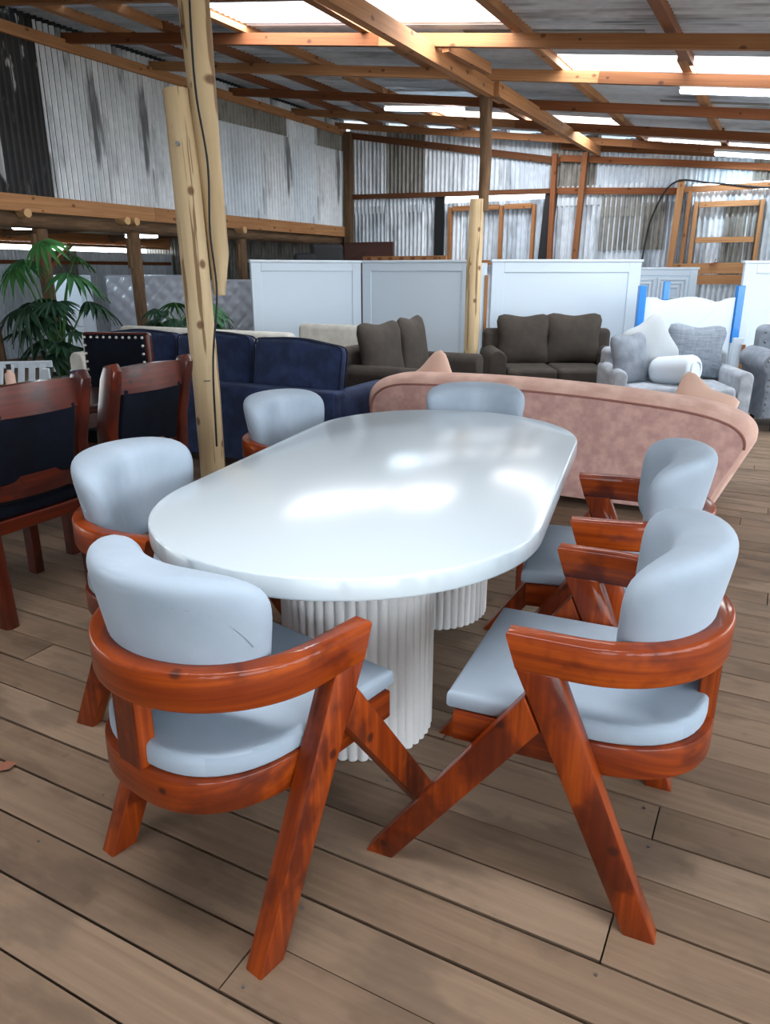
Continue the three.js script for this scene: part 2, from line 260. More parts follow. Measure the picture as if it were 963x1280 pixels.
// wall_back
const wb = struct('wall_back'), ZB = -12.3;
{
  const gaps = [[-5.3, -3.6], [-1.42, 0.25]];           // windows: open slits above wooden frames
  for (let x = -12.2; x < 3.3; x += 0.72) {
    const lower = x > -2.9 && x < -2.3 ? M.zinc[1] : x < -7.3 ? M.zincDull : pick(M.zinc);
    wallSheet(wb, x, ZB, false, 0.745, 0, 2.5, lower, rr(-0.003, 0.003));
    const top = Math.max(2.7, roofY(x + 0.4, 3.0)), dark = x > -6.85 && x < -6.1;
    if (x > -7.4) wallSheet(wb, x, ZB + 0.006, false, 0.745, 2.6, top - 0.04, dark ? M.zincDull : x > -4.2 && x < -3.4 ? M.zincDull : x > -1.9 ? pick([M.zincDull, M.zinc[2]]) : pick(M.zinc));
  }
  // patches between the slits, and the patched sheets
  for (const [a, b] of [[-7.25, -5.32], [-3.58, -1.44], [0.27, 3.3]]) for (let x = a; x < b - 0.05; x += 0.72) wallSheet(wb, x, ZB + 0.004, false, Math.min(0.73, b - x), 2.38, 2.66, pick(M.zinc));
  wallSheet(wb, -2.72, ZB + 0.022, false, 0.95, 1.72, 2.5, M.zincDull); wallSheet(wb, -2.72, ZB + 0.03, false, 0.9, 2.2, 2.34, M.zincDull);
  wallSheet(wb, -0.96, ZB + 0.02, false, 0.5, 1.35, 2.36, M.zincDull);
  timber('rail', V(-7.2, 2.665, ZB + 0.05), V(-3.4, 2.60, ZB + 0.05), 0.05, 0.075, M.old[1], wb);
  timber('rail', V(-3.4, 2.60, ZB + 0.05), V(-1.62, 2.515, ZB + 0.05), 0.05, 0.09, M.old[2], wb);
  timber('rail', V(-1.62, 2.53, ZB + 0.05), V(1.6, 2.56, ZB + 0.05), 0.05, 0.08, M.raw[1], wb);
  timber('rail', V(-7.2, 3.66, ZB + 0.05), V(-3.4, 3.02, ZB + 0.05), 0.05, 0.1, M.old[1], wb);
  timber('rail', V(-3.4, 3.06, ZB + 0.05), V(1.2, 2.60, ZB + 0.05), 0.05, 0.09, M.old[2], wb);
  timber('rail', V(-3.4, 3.22, ZB + 0.05), V(1.2, 2.72, ZB + 0.05), 0.05, 0.075, M.old[0], wb);
  timber('stud', V(-3.44, 0, ZB + 0.1), V(-3.47, 3.12, ZB + 0.1), 0.07, 0.09, M.old[2], wb);
  timber('stud', V(-3.1, 0, ZB + 0.12), V(-3.0, 3.1, ZB + 0.12), 0.08, 0.1, M.raw[2], wb);
  timber('stud', V(-1.66, 0, ZB + 0.12), V(-1.59, 2.66, ZB + 0.12), 0.08, 0.13, M.raw[0], wb);
  timber('stud', V(-7.17, 0, ZB + 0.1), V(-7.14, 3.7, ZB + 0.1), 0.12, 0.14, M.bark, wb);
  mesh('plastic_strip', moved(box(0.17, 2.6, 0.012, 1), -5.41, 1.3, ZB + 0.04), M.bag, wb);
  const ps = mesh('plastic_strip', moved(box(0.2, 2.6, 0.012, 1), 0, 1.3, 0), M.bag, wb); ps.position.set(-3.66, 0, ZB + 0.04); ps.rotation.z = -0.06;
  mesh('cable', new THREE.TubeGeometry(new THREE.CatmullRomCurve3([V(-2.05, 1.5, ZB + 0.06), V(-1.95, 2.2, ZB + 0.07), V(-1.68, 2.62, ZB + 0.2), V(-1.2, 2.6, ZB + 0.09), V(-0.4, 2.5, ZB + 0.1), V(0.5, 2.5, ZB + 0.1)]), 40, 0.014, 6), M.cable, wb);
}
// wooden frames of the two windows in it
function windowFrame(n, x0, x1, y0, y1, cols, rows, mat) {
  const w = struct('window_' + n), z = ZB + 0.07, t = 0.085;
  for (const [x, i] of cols.map((c, i) => [c, i])) timber('stile', V(x, y0, z), V(x + (i ? 0 : 0), y1, z), 0.05, t, mat, w);
  for (const y of rows) for (let i = 0; i < cols.length - 1; i++) timber('bar', V(cols[i] + t / 2, y, z), V(cols[i + 1] - t / 2, y, z), 0.045, 0.075, mat, w);
  return w;
}
windowFrame(1, -5.3, -3.7, 0.7, 2.42, [-5.2, -4.66, -4.3, -3.76], [1.55, 2.4], M.raw[1]).children.forEach((c) => { c.position.z += 0.001; });
const w2 = windowFrame(2, -1.42, -0.45, 0.9, 2.36, [-1.36, -0.5], [1.3, 1.84, 2.32], M.raw[0]);
timber('stile', V(-1.5, 0, ZB + 0.08), V(-1.46, 2.5, ZB + 0.08), 0.05, 0.06, M.raw[1], w2); timber('sill', V(-1.62, 1.44, ZB + 0.14), V(-0.42, 1.46, ZB + 0.14), 0.04, 0.15, M.raw[0], w2); timber('sill', V(-1.62, 1.29, ZB + 0.14), V(-0.42, 1.3, ZB + 0.14), 0.04, 0.13, M.raw[3], w2);
for (const [a, b] of [[[-1.02, 1.47], [-1.0, 1.58]], [[-1.08, 1.5], [-0.97, 1.53]]]) timber('wire', V(a[0], a[1], ZB + 0.17), V(b[0], b[1], ZB + 0.17), 0.012, 0.02, M.rust, w2);

// ceiling: zinc sheets on purlins on rafters on girders; every few rows a translucent sheet lets daylight in
const ceiling = struct('ceiling'), SLOPE = Math.atan(0.126);
let nWin = 3;
function roofStrip(x0, x1, z0, z1, mat, glow) {          // z0 > z1
  const L = (x1 - x0) / Math.cos(SLOPE), W = z0 - z1;
  const g = sheetGeo(W, L);                              // flutes along the slope
  const par = glow ? struct('window_' + nWin++) : ceiling;
  const m = mesh(glow ? 'skylight_sheet' : 'roof_sheet', g, mat, par);
  // local y -> down the slope (+x), local x -> -z
  const ax = V(Math.cos(SLOPE), -Math.sin(SLOPE), 0), az = V(0, 0, -1);
  m.quaternion.setFromRotationMatrix(new THREE.Matrix4().makeBasis(az, ax, az.clone().cross(ax))); m.position.set(x0, roofY(x0, 3.0), z0);
  if (glow) {
    const l = new THREE.RectAreaLight(SKYLIGHT_COLOR, SKYLIGHT, L - 0.04, W - 0.02); l.name = 'daylight';
    const xc = (x0 + x1) / 2; l.position.set(xc, roofY(xc, 3.0) - 0.03, (z0 + z1) / 2);
    const lx = ax, lz = V(Math.sin(SLOPE), Math.cos(SLOPE), 0);     // the light shines along its own -z
    l.quaternion.setFromRotationMatrix(new THREE.Matrix4().makeBasis(lx, lz.clone().cross(lx), lz)); scene.add(l);
  }
}
{
  const rows = [];
  for (let i = 0; i < 16; i++) rows.push([4.8 - 0.6625 * i, 4.8 - 0.6625 * (i + 1) - (i < 15 ? 0.02 : 0)]);
  rows.push([-5.8, -6.43], [-6.4, -6.93], [-6.9, -7.45], [-7.43, -8.04], [-8.02, -8.72], [-8.69, -9.4], [-9.37, -10.07], [-10.05, -10.75], [-10.73, -11.42], [-11.4, -12.27]);
  rows.push([-12.24, -12.75]);
  const panes = { '-5.8': [-4.87, -2.2], '-7.43': [-2.2, 0.6], '-10.73': [-4.87, -2.25], '-12.24': [-2.3, 0.6] };
  const addedPanes = { 8: [-2.2, 0.6] };  // skylight sheet added overhead, out of view, to brighten the near floor and chairs
  rows.forEach(([a, b], i) => {
    const pane = panes[String(a)] || (i < 16 ? addedPanes[i] : undefined), parts = [];
    const cut = [-7.5, -4.87, -2.2, 0.6, 3.4];
    for (let k = 0; k < 4; k++) { const p = pane && Math.abs(pane[0] - cut[k]) < 0.2; roofStrip(cut[k] - (p ? 0 : 0.03), cut[k + 1], a, b, p ? M.sheetGlow : pick(M.zincRoof), p); }
  });
  for (const z of [4.4, 3.0, 1.6, 0.2, -1.2, -2.6, -3.9, -5.1, -6.41, -7.67, -9.19, -10.71, -12.0]) {
    const mat = pick([M.raw[1], M.old[2], M.raw[2]]), j = rr(-3.6, -1.2);
    timber('rafter', V(-7.45, roofY(-7.45), z), V(j, roofY(j), z), 0.06, 0.095, pick([M.raw[0], M.raw[1], M.old[2]]), ceiling);
    timber('rafter', V(j - 0.4, roofY(j - 0.4) - 0.012, z + 0.055), V(3.2, roofY(3.2) - 0.012, z + 0.055), 0.055, 0.095, mat, ceiling);
  }
  for (const x of [-6.55, -5.75, -4.9, -3.55, -2.2, -1.05, 0.3, 1.7]) for (let z = 4.8; z > -12.2;) { const e = Math.max(-12.28, z - rr(3.4, 4.6)); timber('purlin', V(x, roofY(x) + 0.088, z), V(x + rr(-0.05, 0.05), roofY(x) + 0.088, e - 0.2), 0.075, 0.075, pick([M.raw[0], M.raw[2], M.old[2], M.raw[1]]), ceiling); z = e; }
  for (const [x, zs] of [[-2.92, [4.8, 1.0, -2.6, -7.75, -12.25]], [1.2, [4.8, 0, -5, -12.25]]]) for (let i = 0; i < zs.length - 1; i++) timber('girder', V(x + (i % 2) * 0.07, roofY(x) - 0.115, zs[i]), V(x + (i % 2) * 0.07 + 0.02, roofY(x) - 0.115, zs[i + 1] - (i < zs.length - 2 ? 0.35 : 0)), 0.075, 0.13, M.raw[3], ceiling);
  timber('cleat', V(-2.78, roofY(-2.85) - 0.06, -6.35), V(-2.72, roofY(-2.85) - 0.06, -7.2), 0.06, 0.09, M.raw[1], ceiling);
  for (const [x, z, s] of [[-5.6, -8.02, 1.2], [-2.0, -6.66, 1.5], [-1.0, -9.4, 1.1]]) { const m = mesh('lapped_strip', box(s, 0.006, 0.09, 0), M.zincDull, ceiling); m.position.set(x, roofY(x, 2.985), z); m.rotation.z = -SLOPE; }
}

// side room beyond the left wall: low dark roof, far wall with an open strip under the eaves
const wa = struct('wall_annex'), XA = -11.5;
{
  for (let z = -3; z > -12.2; z -= 0.76) wallSheet(wa, XA, z, true, Math.min(0.79, z + 12.32), 0, 1.76, pick([M.zincDull, M.zinc[2], M.zinc[1]]), rr(-0.01, 0.01));
  timber('rail', V(XA + 0.05, 1.56, -3), V(XA + 0.05, 1.56, -12.2), 0.05, 0.06, M.old[2], wa); timber('rail', V(XA + 0.05, 1.86, -3), V(XA + 0.05, 1.86, -12.2), 0.05, 0.05, M.raw[0], wa);
  const r = mesh('roof', box(4.5, 0.05, 16, 0), M.zincDull, wa); r.position.set(-9.6, 2.16, -4.3); r.rotation.z = 0.035; mesh('fascia', moved(box(0.03, 0.2, 12, 2), XA - 0.02, 1.99, -6.3), M.raw[0], wa);
  mesh('end_wall', moved(box(4.4, 2.1, 0.06, 0), -9.4, 1.05, 3.6), M.zincDull, wa);
  for (const z of [-4, -6.2, -8.4, -10.6]) timber('joist', V(-11.4, 1.99, z), V(-7.4, 2.07, z), 0.07, 0.09, M.bark, wa);
  timber('stud', V(XA + 0.1, 0, -7.0), V(XA + 0.1, 1.9, -7.0), 0.09, 0.09, M.old[2], wa); timber('brace', V(XA + 0.2, 1.3, -8.9), V(XA + 0.2, 1.85, -9.6), 0.06, 0.06, M.raw[0], wa);
}
const wr = struct('wall_right'); for (let z = 4.8; z > -12.2; z -= 0.76) wallSheet(wr, 3.3, z, true, 0.79, 0, z < -11 || z > 3.5 || (z > -4.2 && z < -2.2) ? 2.75 : 0.35, pick([M.zinc[0], M.zinc[1], M.zincDull]));
timber('plate', V(3.3, 2.38, 4.9), V(3.3, 2.38, -12.3), 0.08, 0.1, M.raw[1], wr); timber('plate', V(3.3, 0.37, 4.9), V(3.3, 0.37, -12.3), 0.08, 0.06, M.raw[1], wr); for (let z = 3.4; z > -11; z -= 2.8) timber('stud', V(3.3, 0.35, z), V(3.3, 2.4, z), 0.09, 0.09, M.raw[2], wr);
const wf = struct('wall_front'); for (let x = -12.2; x < 0; x += 0.76) wallSheet(wf, x, 4.95, false, 0.79, 0, x < -7.3 ? 2.3 : roofY(x + 0.4, 3.0), pick(M.zinc)); mesh('lintel', moved(box(3.2, 0.5, 0.06, 0), 1.7, 2.65, 4.95), M.raw[1], wf);

// ---------------------------------------------------------------- posts
{
  const t = thing('timber_post', 'pale peeled pole of two lapped logs between dark dining set and white table', 'post', [-3.0, -3.43]);
  mesh('pole', poleGeo([V(0.0, 0, 0.02), V(-0.015, 0.7, 0.0), V(-0.03, 1.3, 0.0), V(-0.045, 1.9, 0.01), V(-0.06, 2.33, 0.02)], [0.078, 0.08, 0.078, 0.074, 0.066], 18, 0.04), M.pole, t);
  mesh('pole', poleGeo([V(0.045, 1.27, -0.1), V(0.045, 1.5, -0.12), V(0.035, 2.0, -0.1), V(0.04, 2.6, -0.06), V(0.04, 3.1, -0.04)], [0.035, 0.06, 0.066, 0.078, 0.08], 18, 0.05), M.pole, t);
  mesh('tie_wire', poleGeo([V(0.0, 2.05, 0.1), V(0.012, 2.05, 0.12)], [0.012, 0.012], 8, 0), M.steel, t); mesh('nail', poleGeo([V(0.03, 0.79, 0.07), V(0.1, 0.8, 0.1)], [0.004, 0.004], 6, 0), M.steel, t);
}
tag(mesh('electric_cable', new THREE.TubeGeometry(new THREE.CatmullRomCurve3([V(-2.88, 3.2, -3.36), V(-2.86, 2.8, -3.34), V(-2.88, 2.3, -3.36), V(-2.85, 1.95, -3.38), V(-2.9, 1.6, -3.42), V(-2.88, 1.3, -3.42), V(-2.91, 0.9, -3.38), V(-2.92, 0.4, -3.37)]), 60, 0.006, 6), M.cable), 'thin black cable running down beside the pale lapped pole', 'cable');
{
  const t = thing('timber_post', 'slender bark-brown post of spliced poles in front of the white headboards', 'post', [-3.0, -7.8]);
  mesh('pole', poleGeo([V(0.05, 2.0, 0), V(0.06, 2.5, 0), V(0.04, 3.08, 0)], [0.055, 0.058, 0.062], 12, 0.06), M.bark, t);
  mesh('pole', poleGeo([V(-0.02, 0, 0.03), V(-0.01, 0.8, 0.03), V(-0.01, 1.5, 0.04), V(0.0, 2.12, 0.05)], [0.085, 0.083, 0.08, 0.07], 12, 0.06), M.pole, t);
}
for (const [x, z, lab, lean] of [[-7.3, -7.17, 'rough bark post under the beam, before quilted mattress', 0.05], [-7.3, -9.3, 'rough bark post under the beam, beside a white headboard', 0.0], [-7.4, -5.9, 'rough bark post under the beam, behind the tall palm', 0.08], [-7.35, -5.15, 'rough bark post under the beam, by the white slatted rack', 0]]) {
  const t = thing('bark_post', lab, 'post', [x, z], 0); mesh('pole', poleGeo([V(lean, 0, 0), V(lean / 2, 0.9, 0.02), V(0, 1.86, 0)], [0.075, 0.07, 0.075], 12, 0.08), M.bark, t); mesh('bracket', grain(moved(new THREE.BoxGeometry(0.05, 0.35, 0.05), 0.0, 1.62, 0.09), 1), M.bark, t);
}

// ---------------------------------------------------------------- tube lamps
function tubeLamp(label, p, q, watt = TUBE, group = 'fluorescent tubes under the roof') {
  const t = thing('tube_lamp', label, 'lamp', [p.x, p.z], 0, group, p.y), d = q.clone().sub(p), L = d.length();
  const yaw = Math.atan2(-d.z, d.x); t.rotation.y = yaw; const pit = Math.atan2(d.y, Math.hypot(d.x, d.z));
  const a = mesh('fitting', rbox(L, 0.035, 0.05, 0.008), M.fitting, t); a.position.set(L / 2, 0.045 + Math.sin(pit) * L / 2, 0); a.rotation.z = pit;
  const g = new THREE.CapsuleGeometry(0.024, L - 0.06, 4, 12); g.rotateZ(Math.PI / 2); const b = mesh('tube', g, M.tubeGlow, t); b.position.set(L / 2, Math.sin(pit) * L / 2, 0); b.rotation.z = pit;
  const l = new THREE.RectAreaLight(0xdff2ff, watt, L, 0.05); l.name = 'tube_light'; const c = p.clone().lerp(q, 0.5); l.position.set(c.x, c.y - 0.03, c.z); l.rotation.set(-Math.PI / 2, 0, yaw, 'XYZ'); scene.add(l);
}
tubeLamp('bright tube lamp under the rafters beside the spliced bark-brown post', V(-4.96, 3.4, -9.4), V(-3.76, 3.25, -9.2));
tubeLamp('bright tube lamp under a rafter by the pale translucent roof sheet', V(-1.12, 2.92, -7.69), V(0.08, 2.77, -7.67));
tubeLamp('bright tube lamp high on the far corrugated wall above a window frame', V(-1.18, 2.93, -11.86), V(0.02, 2.78, -11.86));
{ const [a, b] = at(-4.6, 9.7), [c, d] = at(-4.15, 9.7); tubeLamp('short tube lamp under the low side roof above the palm', V(a, 1.92, b), V(c, 1.92, d), TUBE * 0.6, 'tubes in the side room'); }
{ const [a, b] = at(-3.85, 11.6), [c, d] = at(-3.35, 11.6); tubeLamp('short tube lamp under the low side roof near the quilted mattresses', V(a, 1.9, b), V(c, 1.9, d), TUBE * 0.6, 'tubes in the side room'); }

// ---------------------------------------------------------------- the white table
{
  const cx = -1.128, cz = -2.272, a = -0.157;          // long axis leans 9 degrees from the hall's axis
  const t = thing('dining_table', 'white oval dining table with a glossy top and reeded twin-column base', 'table', [cx, cz], -a * -1);
  t.rotation.y = 0.157;
  const hw = 0.562, hl = 1.075, s = new THREE.Shape(); s.absarc(0, hl - hw, hw, 0, Math.PI); s.absarc(0, -(hl - hw), hw, Math.PI, 2 * Math.PI); s.closePath();
  mesh('tabletop', smooth(planGeo(s, 0.703, 0.057, 0.008, 40, 4), 0.6), M.tableTop, t);
  for (const e of [1, -1]) {
    const col = mesh('column', new THREE.CylinderGeometry(0.222, 0.222, 0.7, 40), M.reed, t); col.position.set(0, 0.352, 0.45 * e);
    const n = 46, rg = new THREE.CylinderGeometry(0.0165, 0.0165, 0.7, 10, 1, true);
    for (let k = 0; k < n; k++) { const f = k / n * 2 * Math.PI, r = mesh('reed', rg, M.reed, col); r.position.set(0.2235 * Math.sin(f), -0.001, 0.2235 * Math.cos(f)); }
  }
}
// ---------------------------------------------------------------- armchairs with compass legs
function buildArmchair(label) {
  const t = thing('dining_armchair', label, 'chair', [0, 0], 0, 'armchairs round the white table');
  // arm rail: a U in plan, open to the front (-z); shape y is -z
  const ro = 0.282, ri = 0.236, tip = 0.15, s = new THREE.Shape();
  s.moveTo(ro, tip); s.lineTo(ro, 0); s.absellipse(0, 0, ro, ro + 0.014, 0, -Math.PI, true); s.lineTo(-ro, tip); s.lineTo(-ri, tip); s.lineTo(-ri, 0); s.absellipse(0, 0, ri, ri + 0.012, -Math.PI, 0, false); s.lineTo(ri, tip); s.closePath();
  let g = planGeo(s, 0.596, 0.088, 0.009, 28, 3);
  { const p = g.attributes.position; for (let i = 0; i < p.count; i++) { const z = p.getZ(i), y = p.getY(i); if (z < -0.08) p.setZ(i, z + (0.684 - y) * 0.33); } }
  const arc = (geo) => { const q = geo.attributes.position, uv = new Float32Array(q.count * 2); for (let i = 0; i < q.count; i++) { const x = q.getX(i), z = q.getZ(i); const l = z > 0 ? Math.atan2(x, z) * 0.26 : Math.sign(x) * (0.408 - z); uv[2 * i] = l + 2; uv[2 * i + 1] = q.getY(i) + Math.hypot(x, Math.max(z, 0)); } geo.setAttribute('uv', new THREE.BufferAttribute(uv, 2)); return geo; };
  mesh('arm_rail', arc(smooth(g, 0.6)), M.orange[0], t);
  // seat frame and cushion: D in plan
  const D = (hw, front, r) => { const d = new THREE.Shape(); d.moveTo(-hw, front); for (let i = 0; i <= 36; i++) { const a = Math.PI + Math.PI * i / 36, c = Math.cos(a), e = Math.sin(a), q = Math.pow(Math.pow(Math.abs(c), 2.5) + Math.pow(Math.abs(e), 2.5), -0.4); d.lineTo(hw * c * q, r * e * q); } d.lineTo(hw, front); d.closePath(); return d; };
  mesh('seat_frame', arc(smooth(planGeo(D(0.236, 0.272, 0.284), 0.357, 0.078, 0.006, 32, 2), 0.6)), M.orange[1], t);
  { const g2 = smooth(planGeo(D(0.233, 0.29, 0.268), 0.433, 0.05, 0.016, 32, 5), 0.9), p = g2.attributes.position; for (let i = 0; i < p.count; i++) if (p.getY(i) > 0.47) p.setY(i, p.getY(i) + 0.01 * Math.max(0, 1 - (p.getX(i) / 0.24) ** 2)); mesh('seat', grain(g2, 0), M.pad, t); }
  mesh('spine_post', moved(rbox(0.078, 0.2, 0.042, 0.007, 1), 0, 0.515, 0.262), M.orange[0], t);
  // legs in the side view: (z, y)
  for (const e of [-1, 1]) {
    const leg = (pts, ax) => { const q = plate(pts, 0.046, 0.005); q.rotateY(-Math.PI / 2); q.translate(0.023 - 0.005, 0, 0); const h = smooth(q, 0.5); const m = mesh('leg', grain(h, ax), pick(M.orange), t); m.position.x = e * 0.259; return m; };
    leg([[-0.118, 0.60], [0.157, 0], [0.217, 0], [-0.034, 0.60]], 1);
    leg([[-0.472, 0], [-0.41, 0], [-0.068, 0.462], [-0.1, 0.535]], 1);
  }
  // back pad: a slab bent round the inside of the rail and leaning out towards the top
  const T = 0.084, R = 0.183;
  const pad = slab(0.292, 0.155, T, 4.4, (x, y, w, u) => { const Y = 0.712 + y - 0.01 * u * u, r = R + 0.006 + (w < 0 ? w * (1 + 1.15 * (1 - u * u)) : w) + (Y - 0.6) * 0.17, f = x / 0.225; return V(r * Math.sin(f), Y, 0.012 + r * Math.cos(f)); }, { rings: 18, seg: 72, q: 9 });
  const rest = mesh('backrest', pad, M.pad, t);
  // the seam that runs round the outer face of the pad
  const pts = []; for (let i = 0; i <= 40; i++) { const f = lerp(0.15, 1.08, i / 40), y = 0.815 - 0.10 * Math.pow(i / 40, 4), r = R + 0.006 + T / 2 - 0.003 + (y - 0.6) * 0.17; pts.push(V(r * Math.sin(f), y, 0.012 + r * Math.cos(f))); }
  mesh('seam', new THREE.TubeGeometry(new THREE.CatmullRomCurve3(pts), 60, 0.0022, 5), M.padSeam, rest);
  return t;
}
{
  const deg = Math.PI / 180, a = buildArmchair('grey padded orange-wood armchair at the table end opposite the pink sofa');
  a.scale.x = 1.055; a.position.set(-1.015, 0, -1.172); a.rotation.y = -0.19;
  const G = 'armchairs round the white table';
  dup(a, 'grey padded armchair on the open-floor side of the white table, farther from the pink sofa', [-0.295, -1.65], 94 * deg, G);
  dup(a, 'grey padded armchair on the open-floor side of the white table, nearer the pink sofa', [-0.40, -2.46], 101 * deg, G);
  dup(a, 'grey padded armchair between the white table end and the pink sofa', [-1.27, -3.33], 197 * deg, G);
  dup(a, 'grey padded armchair beside the lapped pole, on the navy sofa side of the white table', [-1.875, -2.79], -96 * deg, G);
  dup(a, 'grey padded armchair with its back to the dark brown dining chairs', [-1.665, -1.68], -85 * deg, G);
}

// ---------------------------------------------------------------- pink sofa, its back to the table
{
  const t = thing('curved_sofa', 'long pink velvet sofa with a rounded back, turned away from the white table', 'sofa', [-1.27, -4.45], 0);
  // back: outline in elevation, thickness running away from the camera; bottoms drawn in
  const s = new THREE.Shape(); const B = 1.08, Wd = 1.23;
  s.moveTo(-B, 0.06); s.lineTo(-Wd, 0.5); s.bezierCurveTo(-Wd - 0.03, 0.66, -Wd + 0.1, 0.735, -Wd + 0.3, 0.745); s.quadraticCurveTo(0, 0.785, Wd - 0.42, 0.71); s.bezierCurveTo(Wd - 0.15, 0.685, Wd + 0.02, 0.63, Wd, 0.5); s.lineTo(B - 0.04, 0.06); s.closePath();
  const bend = (g) => { const p = g.attributes.position; for (let i = 0; i < p.count; i++) { const x = p.getX(i), f = Math.abs(x) / Wd; p.setZ(i, p.getZ(i) - 0.16 * Math.pow(f, 3) * (x > 0 ? 1 : -0.6) - (x < 0 ? 0 : 0)); } return g; };
  // subdivided slab so that it can bend
  const shell = (inset, z0, depth, bevel) => { const g = new THREE.ExtrudeGeometry(s, { depth, steps: 1, bevelEnabled: true, bevelSize: bevel, bevelThickness: bevel, bevelOffset: -bevel - inset, bevelSegments: 8, curveSegments: 40 }); g.translate(0, 0, z0 - depth); return g; };
  mesh('back', grain(smooth(shell(0, -0.09, 0.12, 0.085), 0.9), 0), M.pink, t);
  { const g = new THREE.ShapeGeometry(new THREE.Shape(s.getPoints(30).map((p) => new THREE.Vector2(p.x * 0.955, 0.06 + (p.y - 0.06) * 0.925)))); const h = shapeGeo(new THREE.Shape(s.getPoints(30).map((p) => new THREE.Vector2(p.x * 0.955, 0.055 + (p.y - 0.06) * 0.92))), 0.05, 0.012, 20, 3); h.translate(0, 0, -0.036); mesh('outer_panel', grain(smooth(h, 0.6), 0), M.pinkBack, t); }
  { const pts = s.getPoints(40).filter((p) => p.y > 0.1).map((p) => V(p.x * 0.957, 0.055 + (p.y - 0.06) * 0.925, 0.004)); mesh('piping', new THREE.TubeGeometry(new THREE.CatmullRomCurve3(pts), 160, 0.007, 6), M.pinkSeam, t); }
  mesh('seat', moved(rbox(2.0, 0.2, 0.72, 0.06, 0, 4), 0, 0.35, -0.62), M.pink, t); mesh('base', moved(rbox(1.9, 0.2, 0.7, 0.03, 0), 0, 0.17, -0.58), M.pinkBack, t);
  for (const e of [-1, 1]) { const a = mesh('arm', rbox(0.2, 0.42, 0.62, 0.09, 2, 5), M.pink, t); a.position.set(e * 0.98, 0.36, -0.45); a.rotation.y = 0; }
  for (const [x, z] of [[-0.8, -0.3], [0.75, -0.3], [-0.8, -0.88], [0.8, -0.88]]) mesh('leg', moved(new THREE.CylinderGeometry(0.025, 0.018, 0.08, 10), x, 0.04, z), M.darkWood, t);
}
function cushion(name, label, cat, geo, mat, [x, y, z], [rx, ry, rz], group) { const m = tag(mesh(name, geo, mat), label, cat, group); m.position.set(x, y, z); m.rotation.set(rx, ry, rz, 'YXZ'); return m; }
cushion('blush_cushion', 'pale pink cushion on the pink sofa, near the brown loveseat by the pole', 'cushion', pillowGeo(0.4, 0.4, 0.14), M.blush, [-2.16, 0.585, -4.83], [-0.25, 0.15, 0.66], 'cushions on the pink sofa');
cushion('blush_cushion', 'pale pink cushion on the pink sofa, before the light grey sofa', 'cushion', pillowGeo(0.33, 0.33, 0.13), M.blush, [-0.4, 0.59, -4.86], [-0.3, 0.1, -0.5], 'cushions on the pink sofa');

// ---------------------------------------------------------------- sofas with rolled arms
function sofa(name, label, cat, w, depth, pos, turn, mat, { armH = 0.62, armW = 0.19, backH = 0.78, seats = 2, seatH = 0.43, backW = 0.18, roll = true, legs = true, piping } = {}, group) {
  const t = thing(name, label, cat, pos, turn, group), iw = w - 2 * armW, fz = depth / 2;
  mesh('base', moved(rbox(iw + 0.02, seatH - 0.2, depth - 0.04, 0.02, 0), 0, (seatH - 0.2) / 2 + 0.06, 0), mat, t);
  mesh('back', moved(rbox(w - 0.04, backH - 0.08, backW, 0.06, 0, 4), 0, (backH - 0.08) / 2 + 0.08, -fz + backW / 2), mat, t);
  for (let i = 0; i < seats; i++) { const sw = iw / seats; const g = rbox(sw - 0.008, 0.18, depth - backW - 0.01, 0.045, 0, 4); mesh('seat_cushion', moved(g, -iw / 2 + sw * (i + 0.5), seatH - 0.09, backW / 2 + 0.015), mat, t); }
  for (const e of [-1, 1]) {
    const s = new THREE.Shape(), a = armW / 2; s.moveTo(-a * 0.86, 0.06); s.lineTo(-a, armH - a); s.absarc(0, armH - a, a, Math.PI, 0, true); s.lineTo(a * 0.86, 0.06); s.closePath();
    const g = shapeGeo(s, depth - 0.03, 0.02, 16, 4); g.translate(e * (w / 2 - a), 0, -fz + 0.04); mesh('arm', grain(smooth(g, 0.8), 2), mat, t);
  }
  if (legs) for (const e of [-1, 1]) for (const z of [-fz + 0.1, fz - 0.1]) mesh('leg', moved(new THREE.CylinderGeometry(0.03, 0.024, 0.07, 10), e * (w / 2 - 0.12), 0.035, z), M.black, t);
  return t;
}
const [lx, lz] = at(1.82, 8.2);
sofa('loveseat', 'dark brown two-seat sofa facing the pink sofa, white headboard behind', 'sofa', 1.47, 0.84, [lx, lz], TURN, M.brown, { backH: 0.8 });
{
  const G = 'pillows of the brown sofas', f = (dx, h, w, ry, label) => { const [x, z] = at(1.82 + dx, 8.42); cushion('back_pillow', label, 'pillow', pillowGeo(w, 0.52, 0.2, 0.07), M.brown, [x, h, z], [-0.14, TURN + ry, 0], G); };
  f(-0.275, 0.68, 0.56, 0.05, 'dark brown pillow on the loveseat, nearer the spliced post'); f(0.28, 0.69, 0.58, -0.06, 'dark brown pillow on the loveseat, nearer the grey sofa');
}
sofa('loveseat', 'dark brown two-seat sofa beside the navy sofa, turned to the spliced post', 'sofa', 1.55, 0.9, [-3.08, -6.4], Math.PI / 2, M.brown, { backH: 0.76 });
cushion('back_pillow', 'dark brown pillow leaning on the brown sofa, next to navy cushions', 'pillow', pillowGeo(0.6, 0.54, 0.2, 0.07), M.brown, [-3.2, 0.69, -6.02], [-0.16, Math.PI / 2 - 0.12, 0], 'pillows of the brown sofas');
cushion('back_pillow', 'dark brown pillow leaning on the brown sofa, toward the white headboards', 'pillow', pillowGeo(0.6, 0.55, 0.2, 0.07), M.brown, [-3.2, 0.70, -6.68], [-0.16, Math.PI / 2 + 0.1, 0], 'pillows of the brown sofas');
